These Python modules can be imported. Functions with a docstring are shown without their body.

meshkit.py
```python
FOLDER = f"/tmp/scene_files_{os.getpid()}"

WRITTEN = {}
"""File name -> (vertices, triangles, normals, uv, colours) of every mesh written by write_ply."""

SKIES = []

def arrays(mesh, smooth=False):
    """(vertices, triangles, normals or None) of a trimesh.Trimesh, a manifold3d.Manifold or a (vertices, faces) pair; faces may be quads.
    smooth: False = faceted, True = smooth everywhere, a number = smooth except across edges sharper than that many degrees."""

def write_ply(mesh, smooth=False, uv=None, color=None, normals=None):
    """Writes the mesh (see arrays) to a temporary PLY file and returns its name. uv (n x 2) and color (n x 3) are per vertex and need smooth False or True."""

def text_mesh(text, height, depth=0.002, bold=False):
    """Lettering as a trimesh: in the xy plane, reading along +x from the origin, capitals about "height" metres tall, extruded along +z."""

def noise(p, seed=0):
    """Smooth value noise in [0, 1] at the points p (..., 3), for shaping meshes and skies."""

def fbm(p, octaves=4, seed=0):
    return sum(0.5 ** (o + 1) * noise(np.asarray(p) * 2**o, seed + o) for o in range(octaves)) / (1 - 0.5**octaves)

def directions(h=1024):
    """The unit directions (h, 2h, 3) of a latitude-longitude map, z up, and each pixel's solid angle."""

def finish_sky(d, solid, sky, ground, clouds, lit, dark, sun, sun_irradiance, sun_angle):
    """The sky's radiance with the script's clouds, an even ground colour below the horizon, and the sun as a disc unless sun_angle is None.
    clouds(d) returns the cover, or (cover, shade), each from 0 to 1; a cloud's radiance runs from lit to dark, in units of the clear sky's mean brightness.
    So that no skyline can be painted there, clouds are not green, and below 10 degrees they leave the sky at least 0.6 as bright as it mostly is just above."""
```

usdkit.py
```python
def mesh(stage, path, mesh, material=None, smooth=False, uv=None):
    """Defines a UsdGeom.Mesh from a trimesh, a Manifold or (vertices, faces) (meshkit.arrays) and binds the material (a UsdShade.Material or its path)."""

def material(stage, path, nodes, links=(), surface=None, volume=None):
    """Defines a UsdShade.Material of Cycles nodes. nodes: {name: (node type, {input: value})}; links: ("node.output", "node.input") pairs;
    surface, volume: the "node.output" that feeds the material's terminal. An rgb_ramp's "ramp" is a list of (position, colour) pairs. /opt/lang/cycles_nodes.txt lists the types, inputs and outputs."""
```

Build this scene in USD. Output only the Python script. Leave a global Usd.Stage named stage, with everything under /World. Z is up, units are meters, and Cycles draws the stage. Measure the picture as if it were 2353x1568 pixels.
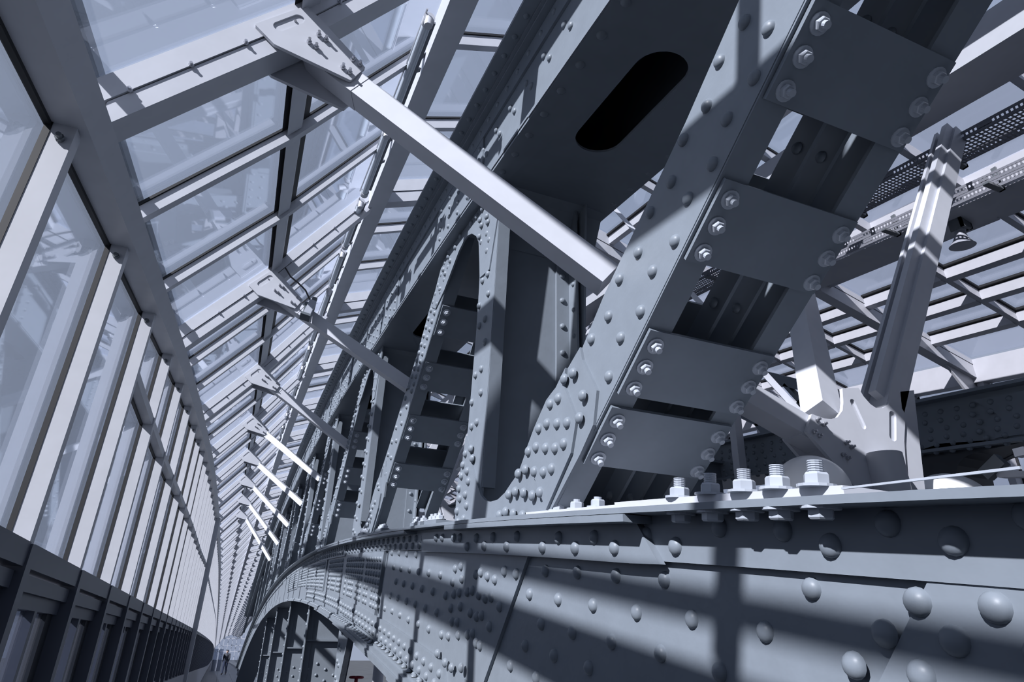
import math, random
import numpy as np, trimesh, usdkit, meshkit
import manifold3d as m3
from shapely.geometry import Polygon, Point, LineString, box as sbox
from shapely.ops import unary_union
from scipy.interpolate import PchipInterpolator
from pxr import Usd, UsdGeom, UsdLux, Gf, Sdf

random.seed(7)
rng = np.random.default_rng(7)
stage = Usd.Stage.CreateInMemory()
UsdGeom.SetStageUpAxis(stage, 'Z')
UsdGeom.SetStageMetersPerUnit(stage, 1.0)
UsdGeom.Xform.Define(stage, '/World')
Z0 = 2.0                                   # the lens is two metres above the walkway; lengths below are measured from the lens

# ---------------------------------------------------------------- camera, sky, sun, exposure
EXPOSURE = 0.0
SUN_DIR = np.array([-1.0, -0.54, 0.785])     # towards the sun
SUN_STRENGTH, SUN_ANGLE, SUN_COLOR = 11800.0, 1.0, (1.0, 0.955, 0.945)
SKY_STRENGTH, SKY_COLOR = 0.165, (0.66, 0.76, 1.0)
RC = np.array([[0.922848950374786, 0.179296367501387, 0.3408850647842513],
               [-0.3848905807336958, 0.39606759685328935, 0.8336604222255839],
               [0.01445875702244348, -0.900546096168135, 0.4345200490445729]])   # world axes in (right, down, ahead)
cam = UsdGeom.Camera.Define(stage, '/World/camera')
r_, d_, f_ = RC[:, 0], RC[:, 1], RC[:, 2]
cam.AddTransformOp().Set(Gf.Matrix4d(*r_, 0, *(-d_), 0, *(-f_), 0, 0, 0, Z0, 1))
cam.CreateHorizontalApertureAttr(36.0)
cam.CreateVerticalApertureAttr(36.0 * 1568 / 2353)
cam.CreateFocalLengthAttr(1454.447 / 2353 * 36.0)
cam.CreateClippingRangeAttr(Gf.Vec2f(0.02, 2000))
cam.CreateExposureAttr(EXPOSURE)

dome = UsdLux.DomeLight.Define(stage, '/World/sky')
dome.CreateIntensityAttr(SKY_STRENGTH)
dome.CreateColorAttr(Gf.Vec3f(*SKY_COLOR))
sun = UsdLux.DistantLight.Define(stage, '/World/sun')
sun.CreateIntensityAttr(SUN_STRENGTH)
sun.CreateAngleAttr(SUN_ANGLE)
sun.CreateColorAttr(Gf.Vec3f(*SUN_COLOR))
zax = SUN_DIR / np.linalg.norm(SUN_DIR)
xax = np.cross([0, 0, 1], zax); xax /= np.linalg.norm(xax)
yax = np.cross(zax, xax)
sun.AddTransformOp().Set(Gf.Matrix4d(*xax, 0, *yax, 0, *zax, 0, 0, 0, 20, 1))

# ---------------------------------------------------------------- materials
LOOKS = '/World/Looks/'
def paint(name, col, rough=0.45, var=0.06, bump=0.0, scale=9.0, metallic=0.0, spec=0.5, bump_scale=60.0):
    c = np.array(col)
    nodes = {'tc': ('texture_coordinate', {}), 'n': ('noise_texture', {'scale': scale, 'detail': 4.0, 'roughness': 0.6}),
             'r': ('rgb_ramp', {'ramp': [(0.3, tuple(c * (1 - var))), (0.7, tuple(np.minimum(c * (1 + var), 0.95)))]}),
             'p': ('principled_bsdf', {'roughness': rough, 'metallic': metallic, 'specular_ior_level': spec})}
    links = [('tc.object', 'n.vector'), ('n.fac', 'r.fac'), ('r.color', 'p.base_color')]
    if bump:
        nodes['n2'] = ('noise_texture', {'scale': bump_scale, 'detail': 3.0})
        nodes['b'] = ('bump', {'strength': bump, 'distance': 0.004})
        links += [('tc.object', 'n2.vector'), ('n2.fac', 'b.height'), ('b.normal', 'p.normal')]
    return usdkit.material(stage, LOOKS + name, nodes, links, surface='p.BSDF')
def glass(name, tint, dust, dust_col=(0.75, 0.8, 0.9), rough=0.02, ior=1.5):
    return usdkit.material(stage, LOOKS + name, {
        'lw': ('layer_weight', {'blend': 0.5}), 'pw': ('math', {'math_type': 'power', 'value2': 4.0}), 'f': ('math', {'math_type': 'multiply_add', 'value2': 0.9, 'value3': 0.04}), 't': ('transparent_bsdf', {'color': tint}), 'g': ('glossy_bsdf', {'color': (0.9, 0.93, 1.0), 'roughness': rough}),
        'm': ('mix_closure', {}), 'd': ('translucent_bsdf', {'color': dust_col}), 'e': ('diffuse_bsdf', {'color': dust_col}),
        'de': ('mix_closure', {'fac': 0.35}), 'm2': ('mix_closure', {'fac': dust})},
        [('lw.facing', 'pw.value1'), ('pw.value', 'f.value1'), ('f.value', 'm.fac'), ('t.BSDF', 'm.closure1'), ('g.BSDF', 'm.closure2'), ('d.BSDF', 'de.closure1'), ('e.BSDF', 'de.closure2'),
         ('m.closure', 'm2.closure1'), ('de.closure', 'm2.closure2')], surface='m2.closure')
M = {
    'white': paint('white_paint', (0.44, 0.455, 0.50), 0.42, 0.04),
    'truss': paint('truss_paint', (0.165, 0.19, 0.222), 0.42, 0.05, bump=0.12, bump_scale=45, spec=0.25),
    'rubber': paint('black_rubber', (0.008, 0.009, 0.012), 0.6, 0.1),
    'bolt': paint('painted_bolt', (0.34, 0.37, 0.42), 0.35, 0.08),
    'zinc': paint('zinc_bolt', (0.45, 0.46, 0.5), 0.35, 0.08, metallic=0.8),
    'frame': paint('dark_frame', (0.075, 0.085, 0.115), 0.4, 0.06),
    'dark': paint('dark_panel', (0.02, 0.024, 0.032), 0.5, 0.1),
    'parapet': paint('parapet_paint', (0.30, 0.30, 0.33), 0.6, 0.08, bump=0.1),
    'floor': paint('floor_tile', (0.07, 0.08, 0.10), 0.5, 0.15),
    'ground': paint('ground_outside', (0.03, 0.036, 0.045), 0.8, 0.3, scale=0.2),
    'globe': paint('opal_globe', (0.85, 0.85, 0.86), 0.25, 0.01),
    'tray': paint('zinc_tray', (0.16, 0.17, 0.2), 0.5, 0.1),
    'cable': paint('black_cable', (0.02, 0.02, 0.025), 0.5, 0.1),
    'lamp': paint('lamp_metal', (0.10, 0.115, 0.13), 0.4, 0.1),
    'tube': paint('lamp_tube', (0.45, 0.5, 0.56), 0.12, 0.03, spec=0.8),
    'horn': paint('horn_grey', (0.30, 0.32, 0.37), 0.5, 0.05),
    'red': paint('red_paint', (0.30, 0.015, 0.03), 0.4, 0.1),
    'skin': paint('skin', (0.5, 0.36, 0.30), 0.6, 0.05),
    'hair': paint('dark_hair', (0.012, 0.011, 0.014), 0.6, 0.2),
    'shirt': paint('white_shirt', (0.62, 0.62, 0.66), 0.8, 0.05),
    'jacket': paint('dark_jacket', (0.03, 0.035, 0.05), 0.8, 0.15),
    'jeans': paint('dark_trousers', (0.05, 0.06, 0.10), 0.8, 0.15),
    'glass': glass('roof_glass', (0.90, 0.925, 0.96), 0.012),
    'wallglass': glass('wall_glass', (0.90, 0.92, 0.945), 0.012),
    'farglass': glass('canopy_glass', (0.90, 0.91, 0.94), 0.02),
    'doorglass': glass('door_glass', (0.55, 0.58, 0.64), 0.03, rough=0.03),
}

# ---------------------------------------------------------------- mesh helpers (all in metres from the lens)
class MB:
    def __init__(s): s.v, s.f, s.n = [], [], 0
    def add(s, v, f):
        v = np.asarray(v, float); f = np.asarray(f, int)
        if f.shape[1] == 4: f = np.vstack([f[:, [0, 1, 2]], f[:, [0, 2, 3]]])
        s.v.append(v); s.f.append(f + s.n); s.n += len(v); return s
    def tm(s, m): return s.add(m.vertices, m.faces)
    def get(s): return np.vstack(s.v), np.vstack(s.f)
    def __add__(s, o): s.add(*o.get()); return s
HEX = np.array([[0, 3, 2, 1], [4, 5, 6, 7], [0, 1, 5, 4], [1, 2, 6, 5], [2, 3, 7, 6], [3, 0, 4, 7]])
def hexa(p): return MB().add(p, HEX)       # p: four corners, then the four above them
def box(x0, x1, y0, y1, z0, z1):
    return hexa([(x0, y0, z0), (x1, y0, z0), (x1, y1, z0), (x0, y1, z0), (x0, y0, z1), (x1, y0, z1), (x1, y1, z1), (x0, y1, z1)])
def bar(a, b, u, w):                       # a prism from a to b with full side vectors u and w
    a, b, u, w = map(lambda q: np.asarray(q, float), (a, b, u, w))
    if np.dot(np.cross(u, w), b - a) < 0: u, w = w, u
    c = [(-.5, -.5), (.5, -.5), (.5, .5), (-.5, .5)]
    return hexa([a + u * i + w * j for i, j in c] + [b + u * i + w * j for i, j in c])
def unit(a): a = np.asarray(a, float); return a / np.linalg.norm(a)
def sqbar(a, b, w, h, up=(0, 0, 1)):       # w sideways, h along up
    d = unit(np.subtract(b, a)); s = unit(np.cross(d, up)); t = np.cross(s, d)
    return bar(a, b, s * w, t * h)
def cyl(a, b, r, n=12, r2=None):
    a, b = np.asarray(a, float), np.asarray(b, float); d = unit(b - a)
    u = unit(np.cross(d, [0.31, 0.87, 0.4])); w = np.cross(d, u); r2 = r if r2 is None else r2
    t = np.arange(n) * 2 * math.pi / n; c = np.outer(np.cos(t), u) + np.outer(np.sin(t), w)
    v = np.vstack([a + c * r, b + c * r2, [a], [b]]); i = np.arange(n); j = (i + 1) % n
    f = np.vstack([np.stack([i, j, j + n], 1), np.stack([i, j + n, i + n], 1), np.stack([j, i, 0 * i + 2 * n], 1), np.stack([i + n, j + n, 0 * i + 2 * n + 1], 1)])
    return MB().add(v, f)
def polys(g): return [q for q in getattr(g, 'geoms', [g]) if q.area > 1e-7]
def prism_x(poly, x0, x1):                 # poly in (y, z)
    m = MB()
    for g in polys(poly):
        t = trimesh.creation.extrude_polygon(g, x1 - x0, engine='earcut')
        m.add(np.stack([t.vertices[:, 2] + x0, t.vertices[:, 0], t.vertices[:, 1]], 1), t.faces)
    return m
def prism_y(poly, y0, y1, shear=0.0):      # poly in (x, z); shear: rise in z per metre of y
    m = MB()
    for g in polys(poly):
        g = Polygon([(z, x) for x, z in g.exterior.coords], [[(z, x) for x, z in h.coords] for h in g.interiors])
        t = trimesh.creation.extrude_polygon(g, y1 - y0, engine='earcut')
        m.add(np.stack([t.vertices[:, 1], t.vertices[:, 2] + y0, t.vertices[:, 0] + shear * t.vertices[:, 2]], 1), t.faces)
    return m
def dome(p, n, r, h, seg=12, rings=4):
    p, n = np.asarray(p, float), unit(n); u = unit(np.cross(n, [0.2, 0.53, 0.83])); w = np.cross(n, u)
    v, f = [], []
    t = np.arange(seg) * 2 * math.pi / seg
    for k in range(rings):
        a = k / rings * math.pi / 2
        v.append(p + (np.outer(np.cos(t), u) + np.outer(np.sin(t), w)) * r * math.cos(a) + n * h * math.sin(a))
    v.append([p + n * h]); i = np.arange(seg); j = (i + 1) % seg
    for k in range(rings - 1): f.append(np.stack([i + k * seg, j + k * seg, j + (k + 1) * seg, i + (k + 1) * seg], 1))
    m = MB().add(np.vstack(v), np.vstack(f)); top = rings * seg
    m.f.append(np.stack([i + (rings - 1) * seg, j + (rings - 1) * seg, 0 * i + top], 1)); return m
def nut_bolt(p, n, r, nut=0.8, stud=0.9, washer=True, turn=0.3):
    p, n = np.asarray(p, float), unit(n); u = unit(np.cross(n, [0.2, 0.53, 0.83])); w = np.cross(n, u)
    m = MB()
    if washer: m += cyl(p, p + n * r * 0.22, r * 1.5, 16)
    t = np.arange(6) * math.pi / 3 + turn; c = np.outer(np.cos(t), u) + np.outer(np.sin(t), w); a = r * 0.2
    lv = [(a, 1.0), (a + r * nut * 0.82, 1.0), (a + r * nut, 0.86)]
    v = np.vstack([p + n * h + c * r * k for h, k in lv]); i = np.arange(6); j = (i + 1) % 6; f = []
    for k in range(2): f.append(np.stack([i + 6 * k, j + 6 * k, j + 6 * k + 6, i + 6 * k + 6], 1))
    m.add(v, np.vstack(f)); m.add(v[12:], [[0, 1, 2], [0, 2, 3], [0, 3, 4], [0, 4, 5]])
    m += cyl(p, p + n * (a + r * (nut + stud)), r * 0.55, 12); return m
def curve_poly(lo, hi, y0, y1, n=60):      # the (y, z) region between two curves
    y = np.linspace(y0, y1, n)
    return Polygon(list(zip(y, lo(y))) + list(zip(y[::-1], hi(y[::-1]))))
def loft_y(sec, ys, ref):                  # a section (x, dz) carried along y, riding on ref(y)
    sec = np.asarray(sec, float); n, v, f = len(sec), [], []
    a = 0.5 * np.sum(sec[:, 0] * np.roll(sec[:, 1], -1) - np.roll(sec[:, 0], -1) * sec[:, 1])
    if a > 0: sec = sec[::-1]
    for y in ys: v.append(np.stack([sec[:, 0], np.full(n, y), sec[:, 1] + ref(y)], 1))
    i = np.arange(n); j = (i + 1) % n
    for k in range(len(ys) - 1): f.append(np.stack([i + k * n, j + k * n, j + k * n + n, i + k * n + n], 1))
    m = MB().add(np.vstack(v), np.vstack(f)); e = (len(ys) - 1) * n
    tv, tf = trimesh.creation.triangulate_polygon(Polygon(sec), engine='earcut')
    near = np.array([np.argmin(((sec - p) ** 2).sum(1)) for p in tv]); tf = near[tf]
    c = sec[tf]; area = (c[:, 1, 0] - c[:, 0, 0]) * (c[:, 2, 1] - c[:, 0, 1]) - (c[:, 2, 0] - c[:, 0, 0]) * (c[:, 1, 1] - c[:, 0, 1])
    tf = np.where((area > 0)[:, None], tf, tf[:, ::-1])
    m.f.append(tf); m.f.append(tf[:, ::-1] + e)
    return m

# ---------------------------------------------------------------- prims
names = {}
def numbered(parent, name):
    k = names.get((parent, name), 0); names[(parent, name)] = k + 1
    return parent + '/' + name + ('' if k == 0 else '_%03d' % k)
origin = {}
def tag(p, label=None, cat=None, group=None, kind=None):
    for k, t in (('label', label), ('category', cat), ('group', group), ('kind', kind)):
        if t: p.SetCustomDataByKey(k, t)
    return p
def thing(name, label=None, cat=None, at=(0, 0, 0), group=None, kind=None):
    path = numbered('/World', name); x = UsdGeom.Xform.Define(stage, path)
    x.AddTranslateOp().Set(Gf.Vec3d(at[0], at[1], at[2] + Z0)); origin[path] = np.array(at, float)
    tag(x.GetPrim(), label, cat, group, kind); return path
def part(parent, name, mb, mat, smooth=False, label=None, kind=None):
    path = numbered(parent, name); v, f = mb.get() if isinstance(mb, MB) else mb
    o = next(origin[q] for q in (parent, parent.rpartition('/')[0]) if q in origin)
    m = usdkit.mesh(stage, path, (v - o, f), M[mat], smooth=smooth)
    tag(m.GetPrim(), label, None, None, kind); return path
def single(name, mb, mat, label=None, cat=None, smooth=False, group=None, kind=None):
    path = numbered('/World', name); v, f = mb.get() if isinstance(mb, MB) else mb
    c = v.mean(0); c[2] = v[:, 2].min()
    m = usdkit.mesh(stage, path, (v - c, f), M[mat], smooth=smooth)
    UsdGeom.Xformable(m).AddTranslateOp().Set(Gf.Vec3d(c[0], c[1], c[2] + Z0)); tag(m.GetPrim(), label, cat, group, kind); return path

# ---------------------------------------------------------------- the curves the place is set out on
e_ = PchipInterpolator(*zip(*[(-8, -.28), (-4, .38), (-2, .69), (0, 1.02), (1.754, 1.307), (2.618, 1.44), (3.51, 1.573), (4.45, 1.717), (6.06, 1.93), (7.07, 2.04), (8.04, 2.14),
    (9.26, 2.27), (10.8, 2.40), (12.5, 2.51), (15.5, 2.66), (18.2, 2.76), (23.6, 2.88), (32, 3.01), (49.4, 2.75), (71.5, 2.05), (92, 1.2), (114, .29), (140, -1.4)]))
e = lambda y: float(e_(y)) if np.ndim(y) == 0 else e_(y)                       # underside of the eave
LT = lambda y: 1.15 - .0057 * (np.asarray(y) - 13.5) ** 2                      # lower chord: top
LB = lambda y: .62 - .0077 * (np.asarray(y) - 13.5) ** 2                       # lower chord: underside
UB = lambda y: 2.92 - .0064 * (np.asarray(y) - 13.0) ** 2                      # upper chord: underside
UF = lambda y: 3.62 - .0066 * (np.asarray(y) - 13.2) ** 2                      # upper chord: underside of its top flange
FL = PchipInterpolator([-8, 10, 47, 95, 140], [-2.0, -2.0, -2.2, -2.65, -2.95])            # walkway
RAIL = PchipInterpolator([-8, 9, 15.4, 22, 46, 95, 140], [.30, .275, .268, .25, .11, -.45, -1.8])
KERB = PchipInterpolator([-8, 5, 11, 20.5, 77, 95, 140], [-.40, -.45, -.52, -.75, -2.06, -2.3, -2.75])
TRANS = PchipInterpolator([2, 3.47, 5.23, 7.4, 10.7, 13.7, 18, 60, 95, 140], [1.22, 1.24, 1.26, 1.35, 1.47, 1.54, 1.68, 1.75, .6, -1.6])
T, T2 = .929, 1.40
MAIN = [-6.1, -2.57, 1.754, 4.43, 7.25, 10.1, 12.9, 15.7, 18.5, 21.3, 24.1]
YM = []                                                                        # mullions and rafters; every third is a main one
for a, b in zip(MAIN[:-1], MAIN[1:]):
    YM += [(a, True), (a + (b - a) * .323, False), (a + (b - a) * .657, False)]
YM.append((MAIN[-1], True))
YEND = 136.0
HX = .572
def roof(x):                                                                   # underside of the rafters above e
    x = float(x)
    if x < -.11: return .036 + (x + .6) * 1.2513
    if x < HX: return .649 + (1.65 - .649) * (x + .11) / (HX + .11)
    if x < 1.7: return 1.65 + .39 * (x - HX)
    if x < 3.4: return 2.09 + (1.55 - 2.09) * (x - 1.7) / 1.7
    return 1.55 - .285 * (x - 3.4)

# ---------------------------------------------------------------- setting: ground, floor, parapet
single('ground', box(-400, 400, -200, 400, -9.0, -8.5), 'ground', kind='structure')
fl = thing('floor', kind='structure', at=(0, 0, -2.0))
ys = np.linspace(-6, YEND, 49)
for i in range(48):
    y0, y1 = ys[i], ys[i + 1]
    for x0, x1 in ((-.62, .25), (.26, 1.15), (1.16, 2.9)):
        part(fl, 'floor_slab', hexa([(x0, y0 + .008, FL(y0) - .2), (x1, y0 + .008, FL(y0) - .2), (x1, y1, FL(y1) - .2), (x0, y1, FL(y1) - .2),
             (x0, y0 + .008, FL(y0)), (x1, y0 + .008, FL(y0)), (x1, y1, FL(y1)), (x0, y1, FL(y1))]), 'floor')
part(fl, 'floor_base', hexa([(-.7, -6, FL(-6) - .4), (7, -6, FL(-6) - .4), (7, YEND, FL(YEND) - .4), (-.7, YEND, FL(YEND) - .4),
     (-.7, -6, FL(-6) - .05), (7, -6, FL(-6) - .05), (7, YEND, FL(YEND) - .05), (-.7, YEND, FL(YEND) - .05)]), 'dark')

wb = thing('wall_back', kind='structure', at=(2.7, -6.2, -2.0))
part(wb, 'wall_panel', box(-1.2, 6.6, -6.4, -6.2, -9, 3.4), 'dark')
# ---------------------------------------------------------------- setting: left glass wall
wl = thing('wall_left', kind='structure', at=(-.66, 0, -2.0))
def seg(x0, x1, y0, y1, lo, hi, d=0.0):    # a length of something whose bottom and top follow curves
    return hexa([(x0, y0, lo(y0)), (x1, y0, lo(y0)), (x1, y1, lo(y1)), (x0, y1, lo(y1)), (x0, y0, hi(y0)), (x1, y0, hi(y0)), (x1, y1, hi(y1)), (x0, y1, hi(y1))])
off = lambda c, d: (lambda y: float(c(y)) + d)
par = MB()
for y0, y1 in zip(ys[:-1], ys[1:]): par += seg(-.74, -.60, y0, y1, off(FL, -.1), off(KERB, 0))
part(wl, 'parapet', par, 'parapet')
par = MB()
for y0, y1 in zip(ys[:-1], ys[1:]): par += seg(-.60, -.585, y0, y1, off(FL, 0), off(FL, .12))
part(wl, 'skirting', par, 'dark')
def bay(y0, y1, tgt, k, near):
    """One bay of the wall from the mullion at y0 to the one at y1. tgt(name, mesh, material) stores a piece."""
    w = .05
    yc = y1
    # mullion at y1 with its black gaskets
    tgt('mullion', box(-.69, -.632, yc - w / 2, yc + w / 2, RAIL(yc) - .02, e(yc) - .004), 'white')
    tgt('gasket', box(-.708, -.69, yc - w / 2 - .002, yc + w / 2 + .002, RAIL(yc), e(yc) + .01), 'rubber')
    tgt('gasket', seg(-.712, -.694, y0, y1, off(e, -.012), off(e, .02)), 'rubber')
    tgt('pane', seg(-.716, -.708, y0, y1, off(RAIL, -.03), off(e, .02)), 'wallglass')
    # sill rail in two steps and the lower windows
    tgt('sill_rail', seg(-.70, -.625, y0 + .03, y1 - .03, off(RAIL, -.075), off(RAIL, 0)), 'frame')
    tgt('sill_rail', seg(-.70, -.645, y0 + .03, y1 - .03, off(RAIL, -.14), off(RAIL, -.088)), 'frame')
    tgt('lower_post', box(-.74, -.618, yc - .035, yc + .03, KERB(yc), RAIL(yc) - .005), 'frame')
    L = y1 - y0; ya = y0 + .03; yb = y1 - .035; ys_ = ya + (yb - ya) * .56
    tgt('window_head', seg(-.72, -.665, ya, yb, off(RAIL, -.19), off(RAIL, -.14)), 'frame')
    tgt('sash_stile', seg(-.71, -.665, ys_ - .02, ys_ + .02, off(KERB, 0), off(RAIL, -.19)), 'frame')
    tgt('sash_stile', seg(-.71, -.68, yb - .10, yb, off(KERB, 0), off(RAIL, -.19)), 'dark')
    tgt('window_sill', seg(-.74, -.655, ya, yb, off(KERB, 0), off(KERB, .05)), 'frame')
    tgt('window_pane', seg(-.70, -.694, ya, ys_ - .02, off(KERB, .05), off(RAIL, -.19)), 'doorglass')
    tgt('window_pane', seg(-.70, -.694, ys_ + .02, yb - .10, off(KERB, .05), off(RAIL, -.19)), 'doorglass')
    if near:
        zc = (KERB(ya) + RAIL(ya)) / 2 - .05
        tgt('window_handle', box(-.665, -.64, ya + .05, ya + .075, zc - .1, zc + .1), 'dark')
    if y0 > 3.2:
        tgt('transom', seg(-.69, -.64, y0 + w / 2, y1 - w / 2, off(TRANS, -.025), off(TRANS, .025)), 'white')
        tgt('gasket', seg(-.706, -.69, y0 + w / 2, y1 - w / 2, off(TRANS, -.035), off(TRANS, .035)), 'rubber')
    # eave beam: a flat soffit, then a face that leans into the room
    sec = [(-.70, 0), (-.605, 0), (-.565, .06), (-.60, .085), (-.70, .085)]
    tgt('eave_beam', loft_y(sec, [y0, y1], e), 'white')
    if near: tgt('bolt', nut_bolt((-.66, yc - w / 2, e(yc) - .055), (0, -1, 0), .013, washer=False), 'lamp')
for k in range(len(YM) - 1):
    bay(YM[k][0], YM[k + 1][0], lambda n, m, mat: part(wl, n, m, mat), k, YM[k + 1][0] < 9)
far = {}
def collect(n, m, mat): far.setdefault((n, mat), MB()).__add__(m)
YF = list(np.arange(YM[-1][0], YEND, .94))
for y0, y1 in zip(YF[:-1], YF[1:]): bay(y0, y1, collect, 99, False)
for (n, mat), m in far.items(): part(wl, 'far_' + n, m, mat, kind='stuff')
part(wl, 'pillar', box(-.70, -.53, 17.6, 17.85, FL(17.6), e(17.6) + .02), 'white')

# ---------------------------------------------------------------- setting: roof
cl = thing('ceiling', kind='structure', at=(0, 0, 0))
def strip(x0, x1, d0, d1, n=2):            # part of the roof section: offsets d0..d1 above its underside
    xs = [x0] + [b for b in (-.11, HX, 1.7, 3.4) if x0 < b < x1] + [x1]
    return [(x, roof(x) + d0) for x in xs] + [(x, roof(x) + d1) for x in xs[::-1]]
def rafter(tgt, y, main, x0, x1, near):
    sl = e(y + .06) - e(y)
    if main:
        tgt('main_rafter', loft_y(strip(max(x0, -.60), x1, 0, .105), [y + .006, y + .12], e), 'white')
        tgt('rafter_cap', loft_y(strip(x0, x1, .112, .235), [y, y + .13], e), 'white')
        if near:
            for x in np.arange(x0 + .12, x1 - .03, .135):
                tgt('bolt', nut_bolt((x, y + .004, e(y) + roof(x) + .112), (0, -1, 0), .009, washer=False), 'zinc')
    else:
        tgt('small_rafter', loft_y(strip(x0, x1, .135, .22), [y - .025, y + .025], e), 'white')
        tgt('gasket', loft_y(strip(x0, x1, .222, .24), [y - .034, y + .034], e), 'rubber')
PUR = [-.74, -.11, HX]
UPX = [HX, 1.12, 1.7, 2.3, 2.85, 3.3]
def roof_bay(tgt, y0, m0, y1, m1, near):
    a = y0 + (.13 if m0 else .034); b = y1 - (0 if m1 else .034)
    rafter(tgt, y1, m1, -.675, HX, near)
    rafter(tgt, y1, m1, HX + .0, 3.3, False)
    # middle purlin with gasket, hip beam, upper purlins
    x = -.11
    tgt('purlin', loft_y([(x - .028, roof(x - .028) + .165), (x + .028, roof(x + .028) + .165), (x + .028, roof(x + .028) + .22), (x - .028, roof(x - .028) + .22)], [a, b], e), 'white')
    tgt('gasket', loft_y([(x - .055, roof(x - .055) + .222), (x + .05, roof(x + .05) + .222), (x + .05, roof(x + .05) + .24), (x - .055, roof(x - .055) + .24)], [a, b], e), 'rubber')
    tgt('gutter', loft_y([(-.71, .262), (-.66, .262), (-.655, .292), (-.715, .292)], [y0, y1], e), 'lamp')
    tgt('hip_beam', loft_y([(HX - .08, 1.65 - .075), (HX + .06, 1.65 - .04), (HX + .06, 1.86), (HX - .08, 1.79)], [y0, y1], e), 'white')
    for x in UPX[1:-1]:
        tgt('purlin', loft_y([(x - .028, roof(x) + .13), (x + .028, roof(x) + .13), (x + .028, roof(x) + .22), (x - .028, roof(x) + .22)], [a, b], e), 'white')
        tgt('gasket', loft_y([(x - .05, roof(x) + .222), (x + .05, roof(x) + .222), (x + .05, roof(x) + .24), (x - .05, roof(x) + .24)], [a, b], e), 'rubber')
    for x0, x1 in list(zip(PUR[:-1], PUR[1:])) + list(zip(UPX[:-1], UPX[1:])):
        tgt('roof_pane', loft_y(strip(x0, x1, .242, .25), [y0, y1], e), 'glass')
for k in range(len(YM) - 1):
    roof_bay(lambda n, m, mat: part(cl, n, m, mat), *YM[k], *YM[k + 1], YM[k + 1][0] < 8)
far = {}
yy = [(y, i % 3 == 0) for i, y in enumerate(YF)]
for (a, ma), (b, mb_) in zip(yy[:-1], yy[1:]): roof_bay(collect, a, ma, b, mb_, False)
for (n, mat), m in far.items(): part(cl, 'far_' + n, m, mat, kind='stuff')
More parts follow.
